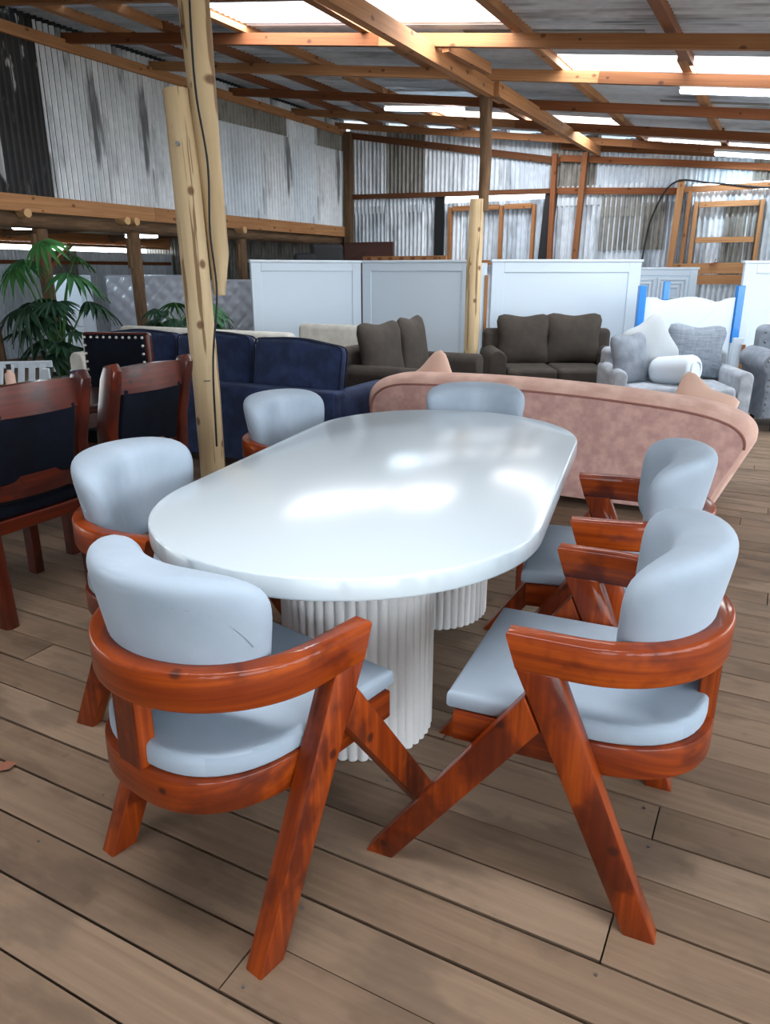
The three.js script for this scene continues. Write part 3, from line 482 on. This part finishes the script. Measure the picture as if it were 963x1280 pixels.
// navy sofa, seen from behind
{
  const t = thing('navy_sofa', 'navy blue velvet sofa standing with its back to the white table', 'sofa', [-3.87, -4.65], Math.PI);
  mesh('back', moved(rbox(2.58, 0.56, 0.16, 0.04, 0, 4), 0, 0.35, -0.38), M.navy, t); mesh('base', moved(rbox(2.3, 0.24, 0.8, 0.03, 0), 0, 0.19, 0.02), M.navy, t);
  for (let i = 0; i < 3; i++) mesh('seat_cushion', moved(rbox(0.76, 0.16, 0.66, 0.05, 0, 4), -0.77 + 0.77 * i, 0.38, 0.06), M.navy, t);
  for (const e of [-1, 1]) { mesh('arm', moved(rbox(0.2, 0.54, 0.86, 0.06, 2, 4), e * 1.2, 0.34, 0.02), M.navy, t); }
  for (const e of [-1, 1]) for (const z of [-0.36, 0.36]) mesh('leg', moved(box(0.06, 0.08, 0.06, 1), e * 1.15, 0.04, z), M.black, t);
}
{
  const labs = ['navy velvet back cushion of the navy sofa, beside the brown loveseat', 'navy velvet back cushion behind the pale lapped pole', 'navy velvet back cushion behind the nail-studded dining chair'];
  [[-3.06, 0.71, -4.47], [-3.82, 0.73, -4.47], [-4.58, 0.72, -4.47]].forEach(([x, y, z], i) => {
    const t = thing('navy_cushion', labs[i], 'cushion', [x, z], 0, 'cushions on the navy sofa', y); t.rotation.set(-0.12, [0.05, -0.04, 0.06][i], [-0.05, 0.02, 0.03][i]);
    const w = 0.74, h = 0.46, T = 0.17; mesh('cover', slab(w / 2, h / 2, T, 13, (a, b, c) => V(a, b + 0.012 * Math.cos(a * 9), c), { q: 6, rings: 12, seg: 48 }), M.navy, t);
    for (const e of [-1, 1]) { const p = []; for (let k = 0; k <= 64; k++) { const a = k / 64 * 2 * Math.PI, c = Math.cos(a), d = Math.sin(a), q = 0.985 * Math.pow(Math.abs(c) ** 13 + Math.abs(d) ** 13, -1 / 13); p.push(V(c * q * w / 2, d * q * h / 2 + 0.012 * Math.cos(c * q * w / 2 * 9), e * T * 0.235)); } mesh('piping', new THREE.TubeGeometry(new THREE.CatmullRomCurve3(p), 96, 0.006, 5), M.navySeam, t); }
  });
}
sofa('cream_sofa', 'long cream sofa behind the navy sofa, near the palm', 'sofa', 2.3, 0.85, [-5.33, -5.72], 0, M.cream, { backH: 0.84, seats: 3, roll: false });
sofa('cream_sofa', 'shorter cream sofa between the brown loveseat and the angled headboards', 'sofa', 1.5, 0.8, [-4.45, -7.35], 0, M.cream, { backH: 0.81, seats: 2 });

// ---------------------------------------------------------------- light grey sofa with its cushions, and the studded armchair
{
  const [x, z] = at(2.7, 7.02), t = sofa('grey_sofa', 'light grey sofa heaped with cushions behind the pink sofa', 'sofa', 1.22, 0.86, [x, z], TURN - 0.1, M.grey, { backH: 0.7, armH: 0.56, armW: 0.13, seats: 1, seatH: 0.42 });
  const G = 'cushions on the grey sofa', c = (n, lab, geo, mat, a, d, y, r) => { const [px, pz] = at(a, d); return cushion(n, lab, 'cushion', geo, mat, [px, y, pz], [r[0], TURN + r[1], r[2]], G); };
  c('grey_cushion', 'square slub-grey cushion on the light grey sofa before the scalloped headboard', pillowGeo(0.5, 0.46, 0.17, 0.08), M.slub, 2.98, 7.2, 0.68, [-0.2, -0.1, -0.06]);
  c('tufted_cushion', 'buttoned pale grey cushion against the brown loveseat arm', pillowGeo(0.42, 0.44, 0.16, 0.06), M.tufted, 2.28, 6.95, 0.63, [-0.2, 0.5, 0.05]);
  c('pointed_cushion', 'tall pale cushion with an upturned corner on the grey sofa', pillowGeo(0.46, 0.48, 0.17, 0.06), M.pale, 2.52, 7.12, 0.73, [-0.2, 0.25, 0.5]);
  const [bx, bz] = at(2.66, 6.82), b = thing('bolster', 'white round bolster lying on the light grey sofa', 'bolster', [bx, bz], TURN + 0.6, undefined, 0.545);
  const g = new THREE.LatheGeometry([[0, -0.21], [0.07, -0.215], [0.115, -0.2], [0.128, -0.17], [0.13, 0], [0.128, 0.17], [0.115, 0.2], [0.07, 0.215], [0, 0.21]].map((p) => new THREE.Vector2(...p)), 28); g.rotateX(Math.PI / 2); const m = mesh('body', g, M.whiteTrim, b); m.rotation.x = -0.15;
  for (const e of [-1, 1]) { const q = new THREE.TorusGeometry(0.07, 0.012, 8, 28); const k = mesh('pleat', q, M.whiteTrim, b); k.position.set(0, 0.03 * -e * -1, e * 0.21); }
}
{
  const [x, z] = at(3.98, 6.95), t = thing('studded_armchair', 'grey tufted armchair with rolled arms and stud trim beside the white headboard', 'armchair', [x, z], TURN - 0.15);
  mesh('base', moved(rbox(0.8, 0.26, 0.7, 0.04), 0, 0.25, 0), M.tufted, t); mesh('seat_cushion', moved(rbox(0.66, 0.14, 0.64, 0.05, 0, 4), 0, 0.43, 0.05), M.tufted, t); mesh('back', moved(rbox(0.86, 0.8, 0.16, 0.07, 0, 4), 0, 0.52, -0.32), M.tufted, t);
  const studs = [];
  for (const e of [-1, 1]) { const s = new THREE.Shape(); s.moveTo(-0.075, 0.12); s.lineTo(-0.085, 0.52); s.absarc(0, 0.6, 0.12, Math.PI * 1.15, -0.15 * Math.PI, true); s.lineTo(0.075, 0.12); s.closePath(); const g = shapeGeo(s, 0.74, 0.02, 16, 3); g.translate(e * 0.42, 0, -0.36); mesh('arm', grain(smooth(g, 0.8), 2), M.tufted, t); for (let k = 0; k < 22; k++) { const q = new THREE.SphereGeometry(0.011, 6, 4); const a = k < 14 ? null : (k - 14) / 7 * Math.PI; q.translate(e * 0.42 + (a === null ? (k % 2 ? 0.062 : -0.062) : 0.1 * Math.cos(a)), a === null ? 0.15 + 0.055 * Math.floor(k / 2) : 0.6 + 0.1 * Math.sin(a), 0.39); studs.push(q); } }
  for (let i = 0; i < 6; i++) for (let j = 0; j < 4; j++) { const q = new THREE.SphereGeometry(0.014, 6, 4); q.translate(-0.36 + 0.14 * i, 0.58 + 0.09 * j, -0.236); studs.push(q); }
  const st = mesh('stud', mergeGeometries(studs), M.steel, t); st.userData.kind = 'stuff';
  for (const e of [-1, 1]) for (const q of [-0.28, 0.3]) mesh('leg', moved(new THREE.CylinderGeometry(0.03, 0.02, 0.13, 10), e * 0.36, 0.065, q), M.black, t);
}

// ---------------------------------------------------------------- headboards
function headboard(label, p, q, h, inset = 0.13, cap = true) {
  const w = Math.hypot(q[0] - p[0], q[1] - p[1]), turn = Math.atan2(-(q[1] - p[1]), q[0] - p[0]);
  const t = thing('headboard', label, 'headboard', [(p[0] + q[0]) / 2, (p[1] + q[1]) / 2], turn, 'white headboards stood up for sale');
  mesh('panel', moved(rbox(w - 0.04, h - 0.03, 0.03, 0.004), 0, (h - 0.03) / 2, 0), M.white, t);
  for (const e of [-1, 1]) mesh('stile', moved(rbox(inset, h - 0.03, 0.05, 0.006, 1), e * (w / 2 - inset / 2), (h - 0.03) / 2, 0.006), M.white, t);
  mesh('rail', moved(rbox(w - 2 * inset, inset * 0.8, 0.05, 0.006), 0, h - 0.03 - inset * 0.4, 0.006), M.white, t); mesh('rail', moved(rbox(w - 2 * inset, inset, 0.05, 0.006), 0, 0.3, 0.006), M.white, t);
  if (cap) mesh('cap', moved(rbox(w + 0.03, 0.03, 0.085, 0.006), 0, h - 0.015, 0.004), M.whiteTrim, t);
  return t;
}
headboard('white panel headboard angled behind the navy and cream sofas', at(-1.67, 9.6), at(-0.335, 10.35), 1.545);
headboard('white panel headboard behind the brown sofa, butting the angled headboard', at(-0.29, 10.35), at(1.09, 9.6), 1.545);
headboard('widest white panel headboard, right behind the brown loveseat', at(1.28, 9.3), at(3.1, 9.4), 1.545, 0.15);
{
  const t = headboard('white headboard with nested square mouldings, partly behind the widest one', at(2.7, 10.6), at(4.2, 10.4), 1.46, 0.1), f = (x, y, w, h, k) => { for (let i = 0; i < k; i++) { const a = w - 0.1 * i, b = h - 0.1 * i; for (const e of [-1, 1]) { mesh('moulding', moved(rbox(0.03, b, 0.03, 0.006, 1), x + e * (a / 2), y, 0.03), M.whiteTrim, t); mesh('moulding', moved(rbox(a + 0.03, 0.03, 0.03, 0.006), x, y + e * (b / 2), 0.03), M.whiteTrim, t); } } };
  for (const x of [-0.4, 0.02, 0.44]) { f(x, 1.14, 0.36, 0.34, 3); f(x, 0.72, 0.36, 0.34, 3); }
}
{
  const [x, z] = at(3.43, 8.6), t = thing('headboard', 'white headboard with a wavy top edge between blue-wrapped posts', 'headboard', [x, z], TURN - 0.02, 'white headboards stood up for sale'), s = new THREE.Shape(), w = 0.5;
  s.moveTo(-w, 0.25); s.lineTo(-w, 1.13); s.lineTo(-w + 0.12, 1.13); s.bezierCurveTo(-w + 0.2, 1.07, -w + 0.24, 1.1, -w + 0.36, 1.12); s.quadraticCurveTo(0, 1.15, w - 0.36, 1.12); s.bezierCurveTo(w - 0.24, 1.1, w - 0.2, 1.05, w - 0.12, 1.11); s.lineTo(w, 1.13); s.lineTo(w, 0.25); s.closePath();
  const g = shapeGeo(s, 0.04, 0.005, 16, 2); g.translate(0, 0, -0.02); mesh('panel', smooth(g, 0.5), M.white, t);
  for (const e of [-1, 1]) { mesh('post', moved(rbox(0.07, 1.24, 0.07, 0.008, 1), e * 0.545, 0.62, 0), M.white, t); const wr2 = mesh('wrapping', moved(rbox(0.082, 0.62, 0.082, 0.008, 1), e * 0.545, 0.945, 0), M.blue, t); wr2.userData.label = 'shiny blue plastic wrap'; }
  const b = mesh('post_stub', moved(rbox(0.07, 0.2, 0.05, 0.008, 1), -0.26, 1.2, -0.06), M.blue, t); b.userData.label = 'blue-wrapped post end showing above the panel';
}
headboard('white headboard beside the studded grey armchair', at(4.12, 8.9), at(5.7, 8.9), 1.525, 0.14);
function bedRail(label, [x, z], turn, h, tilt) {
  const t = thing('bed_rail', label, 'bed rail', [x, z], turn, 'white bed rails stood on end'); t.rotation.z = tilt;
  mesh('board', moved(rbox(0.12, h, 0.03, 0.005, 1), 0, h / 2, 0), M.white, t); mesh('slat_strip', moved(rbox(0.035, h * 0.82, 0.03, 0.004, 1), 0.055, h * 0.5, 0.02), M.raw[3], t);
  for (const y of [0.36, 0.30]) mesh('bolt', moved(new THREE.CylinderGeometry(0.011, 0.011, 0.012, 10).rotateX(Math.PI / 2), -0.02, y * h / 0.7, 0.02), M.black, t);
}
{ const [x, z] = at(1.12, 8.95); bedRail('tall white bed rail between the spliced post and widest headboard', [x, z], TURN, 1.5, 0); }
{ const [x, z] = at(3.72, 7.95); bedRail('short white bed rail leaning behind the light grey sofa', [x, z], TURN, 0.74, -0.02); }
// brown carved door leaf and a plank on trestles by the far wall
{
  const t = thing('carved_door_leaf', 'dark brown carved wooden panel stood in the far corner of the hall', 'door leaf', [-6.68, ZB + 0.22], 0);
  mesh('leaf', moved(rbox(0.98, 1.9, 0.045, 0.008, 1), 0, 0.95, 0), M.carved, t);
  const s = new THREE.Shape(); s.moveTo(-0.34, 1.3); s.lineTo(-0.34, 1.66); s.lineTo(-0.26, 1.66); s.bezierCurveTo(-0.18, 1.66, -0.16, 1.77, 0, 1.77); s.bezierCurveTo(0.16, 1.77, 0.18, 1.66, 0.26, 1.66); s.lineTo(0.34, 1.66); s.lineTo(0.34, 1.3); s.closePath(); const g = shapeGeo(s, 0.035, 0.012, 12, 2); g.translate(0, 0, 0.012); mesh('raised_panel', smooth(g, 0.5), M.carved, t);
  const g2 = rbox(0.68, 0.9, 0.035, 0.012); mesh('raised_panel', moved(g2, 0, 0.7, 0.03), M.carved, t);
}
{
  const t = thing('timber_rack', 'pale plank rack showing above the white headboards by the far wall', 'rack', [-5.6, -11.3]);
  mesh('plank', moved(rbox(1.5, 0.09, 0.06, 0.004), 0, 1.6, 0), M.raw[3], t); for (const x of [-0.6, 0.6]) mesh('leg', moved(box(0.07, 1.56, 0.05, 1), x, 0.78, 0), M.raw[1], t); for (let i = 0; i < 7; i++) mesh('block', moved(box(0.07, 0.06, 0.08, 2), -0.62 + 0.2 * i, 1.6, 0.01), M.raw[2], t);
}
{
  const [x, z] = at(-0.95, 11.75), t = thing('black_chair', 'black high-backed seat showing above the angled white headboard', 'chair', [x, z], TURN + 0.3);
  mesh('back', moved(rbox(0.5, 0.62, 0.12, 0.055, 0, 5), 0.12, 1.5, -0.2), M.black, t); mesh('wing', moved(rbox(0.34, 0.5, 0.14, 0.06, 0, 5), -0.24, 1.42, -0.14), M.black, t); mesh('seat', moved(rbox(0.66, 0.16, 0.6, 0.06, 0, 4), 0, 1.14, 0.05), M.black, t); mesh('pedestal', moved(rbox(0.6, 1.06, 0.54, 0.02, 1), 0, 0.53, 0.04), M.black, t);
}

// ---------------------------------------------------------------- dark dining set
{
  const t = thing('dark_table', 'dark polished wooden dining table behind the brown chairs', 'table', [-3.58, -2.1], 0);
  mesh('tabletop', moved(rbox(1.04, 0.05, 1.9, 0.012, 2), 0, 0.735, 0), M.tableWood, t);
  for (const x of [-0.42, 0.42]) { mesh('apron', moved(box(0.03, 0.09, 1.6, 2), x, 0.665, 0), M.tableWood, t); for (const z of [-0.82, 0.82]) mesh('leg', moved(rbox(0.09, 0.71, 0.09, 0.008, 1), x, 0.355, z), M.tableWood, t); }
}
function darkChair(label, [x, z], turn) {
  const t = thing('dark_dining_chair', label, 'chair', [x, z], turn, 'brown chairs at the dark table');      // faces -z
  const H = 1.0;
  for (const e of [-1, 1]) {
    // rear post: leans back, thick, rounded top, sweeping to the foot
    const pr = [[0.165, 0], [0.225, 0], [0.2, 0.44], [0.215, 0.7], [0.275, 0.93], [0.282, 0.97], [0.268, 0.992], [0.238, 0.985], [0.21, 0.93], [0.15, 0.7], [0.135, 0.44]];
    const g = plate(pr, 0.06, 0.012); g.rotateY(-Math.PI / 2); g.translate(0.018, 0, 0); const m = mesh('post', grain(smooth(g, 0.7), 1), M.darkWood, t); m.position.x = e * 0.235;
    mesh('leg', moved(rbox(0.05, 0.43, 0.055, 0.006, 1), e * 0.215, 0.215, -0.2), M.darkWood, t);
  }
  // curved crest and lower rails, padded panel between
  const rail = (y, h, z0, top) => { const g = new THREE.BoxGeometry(0.43, h, 0.04, 14, 2, 1), p = g.attributes.position; for (let i = 0; i < p.count; i++) { const u = p.getX(i) / 0.215; p.setZ(i, p.getZ(i) + 0.035 * (1 - u * u)); if (p.getY(i) > 0 && top) p.setY(i, p.getY(i) + 0.012 * (1 - u * u)); } g.computeVertexNormals(); return moved(grain(g, 0), 0, y, z0); };
  mesh('crest_rail', rail(0.918, 0.115, 0.232, true), M.darkWood, t); mesh('lower_rail', rail(0.565, 0.09, 0.165, false), M.darkWood, t);
  { const g = rbox(0.37, 0.3, 0.035, 0.01, 0, 2); g.rotateX(0.2); mesh('back_panel', moved(g, 0, 0.735, 0.222), M.ink, t); }
  mesh('seat_frame', moved(rbox(0.47, 0.06, 0.42, 0.008), 0, 0.41, -0.02), M.darkWood, t); mesh('seat', moved(rbox(0.46, 0.06, 0.43, 0.025, 0, 3), 0, 0.465, -0.03), M.ink, t);
  return t;
}
darkChair('brown wooden chair with dark pad at the dark table, farther from the lapped pole', [-2.87, -1.95], Math.PI / 2);
darkChair('brown wooden chair with dark pad at the dark table, next to the lapped pole', [-2.92, -2.64], Math.PI / 2);
{
  const t = thing('studded_dining_chair', 'navy dining chair with silver nailheads at the end of the dark table', 'chair', [-3.64, -3.23], Math.PI + 0.35);     // faces +z, to the table
  const g = rbox(0.45, 0.56, 0.06, 0.02, 0, 3); mesh('back', moved(g, 0, 0.76, 0.2), M.darkWood, t); const b = mesh('back_panel', moved(rbox(0.4, 0.52, 0.02, 0.008), 0, 0.77, 0.162), M.ink, t); mesh('back_panel', moved(rbox(0.4, 0.5, 0.02, 0.008), 0, 0.77, 0.238), M.ink, t);
  const n = []; for (let i = 0; i < 10; i++) { const q = new THREE.SphereGeometry(0.0095, 8, 6); q.translate(-0.19 + 0.38 * i / 9, 1.012, 0.15); n.push(q); } for (const e of [-1, 1]) for (let i = 1; i < 10; i++) { const q = new THREE.SphereGeometry(0.0095, 8, 6); q.translate(e * 0.19, 1.012 - 0.05 * i, 0.15); n.push(q); }
  const st = mesh('nailhead', mergeGeometries(n), M.nail, t); st.userData.kind = 'stuff';
  mesh('seat', moved(rbox(0.46, 0.08, 0.44, 0.03, 0, 3), 0, 0.46, -0.02), M.ink, t); mesh('seat_frame', moved(rbox(0.44, 0.06, 0.42, 0.008), 0, 0.4, -0.02), M.darkWood, t);
  for (const e of [-1, 1]) for (const z of [-0.2, 0.19]) mesh('leg', moved(rbox(0.045, 0.5, 0.045, 0.006, 1), e * 0.195, 0.25, z), M.darkWood, t);
}
{
  const t = thing('small_bottle', 'small pink bottle with a black cap on the dark dining table', 'bottle', [-3.98, -2.83], 0, undefined, 0.76);
  mesh('body', new THREE.LatheGeometry([[0, 0], [0.026, 0], [0.028, 0.01], [0.028, 0.07], [0.012, 0.085], [0.012, 0.1]].map((p) => new THREE.Vector2(...p)), 18), M.blush, t); mesh('cap', moved(new THREE.CylinderGeometry(0.014, 0.014, 0.03, 14), 0, 0.112, 0), M.black, t);
}
// white slatted rack
{
  const [x, z] = at(-2.83, 5.55), t = thing('slatted_rack', 'white slatted wooden rack between the dark table and the palm', 'rack', [x, z], TURN + 0.2);
  for (const e of [-1, 1]) mesh('side', moved(rbox(0.05, 0.72, 0.05, 0.006, 1), e * 0.3, 0.36, 0.1), M.whiteTrim, t); mesh('rail', moved(rbox(0.65, 0.05, 0.03, 0.006), 0, 0.74, -0.02), M.whiteTrim, t); mesh('rail', moved(rbox(0.65, 0.05, 0.03, 0.006), 0, 0.52, 0.12), M.whiteTrim, t);
  for (let i = 0; i < 8; i++) { const s = mesh('slat', rbox(0.045, 0.28, 0.018, 0.004, 1), M.whiteTrim, t); s.position.set(-0.26 + 0.074 * i, 0.63, 0.055); s.rotation.x = -0.55; }
}
// ---------------------------------------------------------------- plants
function fanLeaf(n, R, spread, droop) {
  const parts = [];
  for (let i = 0; i < n; i++) {
    const a = lerp(-spread, spread, n > 1 ? i / (n - 1) : 0.5), L = R * (0.72 + 0.28 * Math.cos(a)), P = [], I = [], S = 5;
    for (let k = 0; k <= S; k++) { const t = k / S, w = 0.05 * R * 1.6 * Math.sin(Math.PI * Math.min(1, 0.12 + t * 0.88)) , y = -droop * R * t * t; for (const e of [-1, 0, 1]) { const l = L * t, x = e * w; P.push(Math.sin(a) * l + Math.cos(a) * x, y + (e ? 0.012 : 0), Math.cos(a) * l - Math.sin(a) * x); } if (k) for (const e of [0, 1]) { const q = 3 * k + e; I.push(q - 3, q - 2, q, q - 2, q + 1, q); } }
    const g = new THREE.BufferGeometry(); g.setAttribute('position', new THREE.Float32BufferAttribute(P, 3)); g.setIndex(I); parts.push(g);
  }
  const g = mergeGeometries(parts); g.computeVertexNormals(); return g;
}
const leafA = [fanLeaf(11, 0.42, 1.9, 0.5), fanLeaf(9, 0.36, 1.6, 0.8), fanLeaf(9, 0.3, 1.4, 0.3)];
function plant(name, label, [x, z], list, potR, potH) {
  const t = thing(name, label, 'plant', [x, z]);
  mesh('pot', new THREE.LatheGeometry([[0, 0], [potR * 0.75, 0], [potR, potH], [potR * 1.06, potH], [potR * 1.06, potH + 0.03], [potR * 0.9, potH + 0.03], [potR * 0.85, potH - 0.03], [0, potH - 0.03]].map((p) => new THREE.Vector2(...p)), 24), M.pot, t);
  for (const [dir, reach, h, size, kind, tone] of list) {
    const c = Math.cos(dir), s = Math.sin(dir), top = V(c * reach, h, s * reach);
    mesh('stem', new THREE.TubeGeometry(new THREE.QuadraticBezierCurve3(V(c * 0.03, potH - 0.03, s * 0.03), V(c * reach * 0.35, lerp(potH, h, 0.75), s * reach * 0.35), top), 10, 0.009, 6), M.stem, t);
    const l = mesh('leaf', leafA[kind], M.leaf[tone], t); l.position.copy(top); l.rotation.set(rr(0.1, 0.6), Math.PI / 2 - dir, rr(-0.3, 0.3), 'YXZ'); l.scale.setScalar(size);
  }
  return t;
}
{
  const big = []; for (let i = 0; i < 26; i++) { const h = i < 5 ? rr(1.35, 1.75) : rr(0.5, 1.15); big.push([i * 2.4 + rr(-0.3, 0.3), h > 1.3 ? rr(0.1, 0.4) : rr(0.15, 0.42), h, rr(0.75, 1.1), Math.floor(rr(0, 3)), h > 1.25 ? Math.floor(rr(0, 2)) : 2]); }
  plant('potted_palm', 'tall potted palm with fan leaves behind the dark dining set', [-7.0, -5.62], big, 0.2, 0.3);
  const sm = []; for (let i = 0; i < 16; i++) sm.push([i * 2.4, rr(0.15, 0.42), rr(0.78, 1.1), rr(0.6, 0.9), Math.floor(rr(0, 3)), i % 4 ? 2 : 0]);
  plant('potted_palm', 'low bushy potted palm behind the cream sofa by the mattresses', [-6.25, -6.85], sm, 0.17, 0.4);
}
// ---------------------------------------------------------------- side room: quilted mattresses, drawer unit
function mattress(label, p, q, h) {
  const w = Math.hypot(q[0] - p[0], q[1] - p[1]), t = thing('mattress', label, 'mattress', [(p[0] + q[0]) / 2, (p[1] + q[1]) / 2], Math.atan2(-(q[1] - p[1]), q[0] - p[0]), 'quilted mattresses in the side room');
  mesh('core', moved(rbox(w, h, 0.16, 0.04, 0, 3), 0, h / 2, -0.04), M.quilt, t);
  const nx = Math.round(w / 0.03), ny = Math.round(h / 0.03), g = new THREE.PlaneGeometry(w - 0.06, h - 0.06, nx, ny), a = g.attributes.position;
  for (let i = 0; i < a.count; i++) { const x = a.getX(i), y = a.getY(i), u = (x + y) / 0.22, v = (x - y) / 0.22; a.setZ(i, 0.035 * Math.sqrt(Math.abs(Math.sin(u * Math.PI) * Math.sin(v * Math.PI)))); }
  g.computeVertexNormals(); mesh('quilted_face', moved(g, 0, h / 2, 0.042), M.quilt, t);
}
mattress('wider grey diamond-quilted mattress stood on edge in the side room', at(-3.95, 10.9), at(-2.55, 10.9), 1.36);
mattress('narrower grey diamond-quilted mattress stood beside the angled white headboard', at(-2.5, 11.0), at(-1.8, 11.0), 1.3);
{
  const [x, z] = at(-4.25, 10.3), t = thing('drawer_unit', 'white drawer unit with dark crisscross side in the side room', 'drawer unit', [x, z], TURN);
  mesh('body', moved(rbox(0.5, 1.36, 0.4, 0.008, 1), 0.0, 0.68, 0), M.white, t); for (let i = 0; i < 3; i++) { mesh('drawer', moved(rbox(0.32, 0.23, 0.02, 0.004), 0.08, 0.33 + 0.25 * i, 0.21), M.whiteTrim, t); for (const e of [-1, 1]) { const b = mesh('lattice_bar', rbox(0.24, 0.022, 0.015, 0.003), M.carved, t); b.position.set(-0.165, 0.33 + 0.25 * i, 0.21); b.rotation.z = e * 1.0; } }
}
// a scrap of bark on the boards
{ const s = new THREE.Shape(); s.moveTo(0, 0); s.lineTo(0.05, 0.008); s.lineTo(0.062, 0.03); s.lineTo(0.03, 0.042); s.lineTo(0.004, 0.03); s.closePath(); const g = shapeGeo(s, 0.005, 0.001, 4, 1); g.rotateX(-Math.PI / 2); const m = tag(mesh('bark_scrap', g, M.rust), 'small brown scrap of bark lying on the floorboards', 'scrap'); m.position.set(-1.87, 0.002, -1.07); m.rotation.set(0.1, 0.5, 0.08); }

renderer.render(scene, camera);
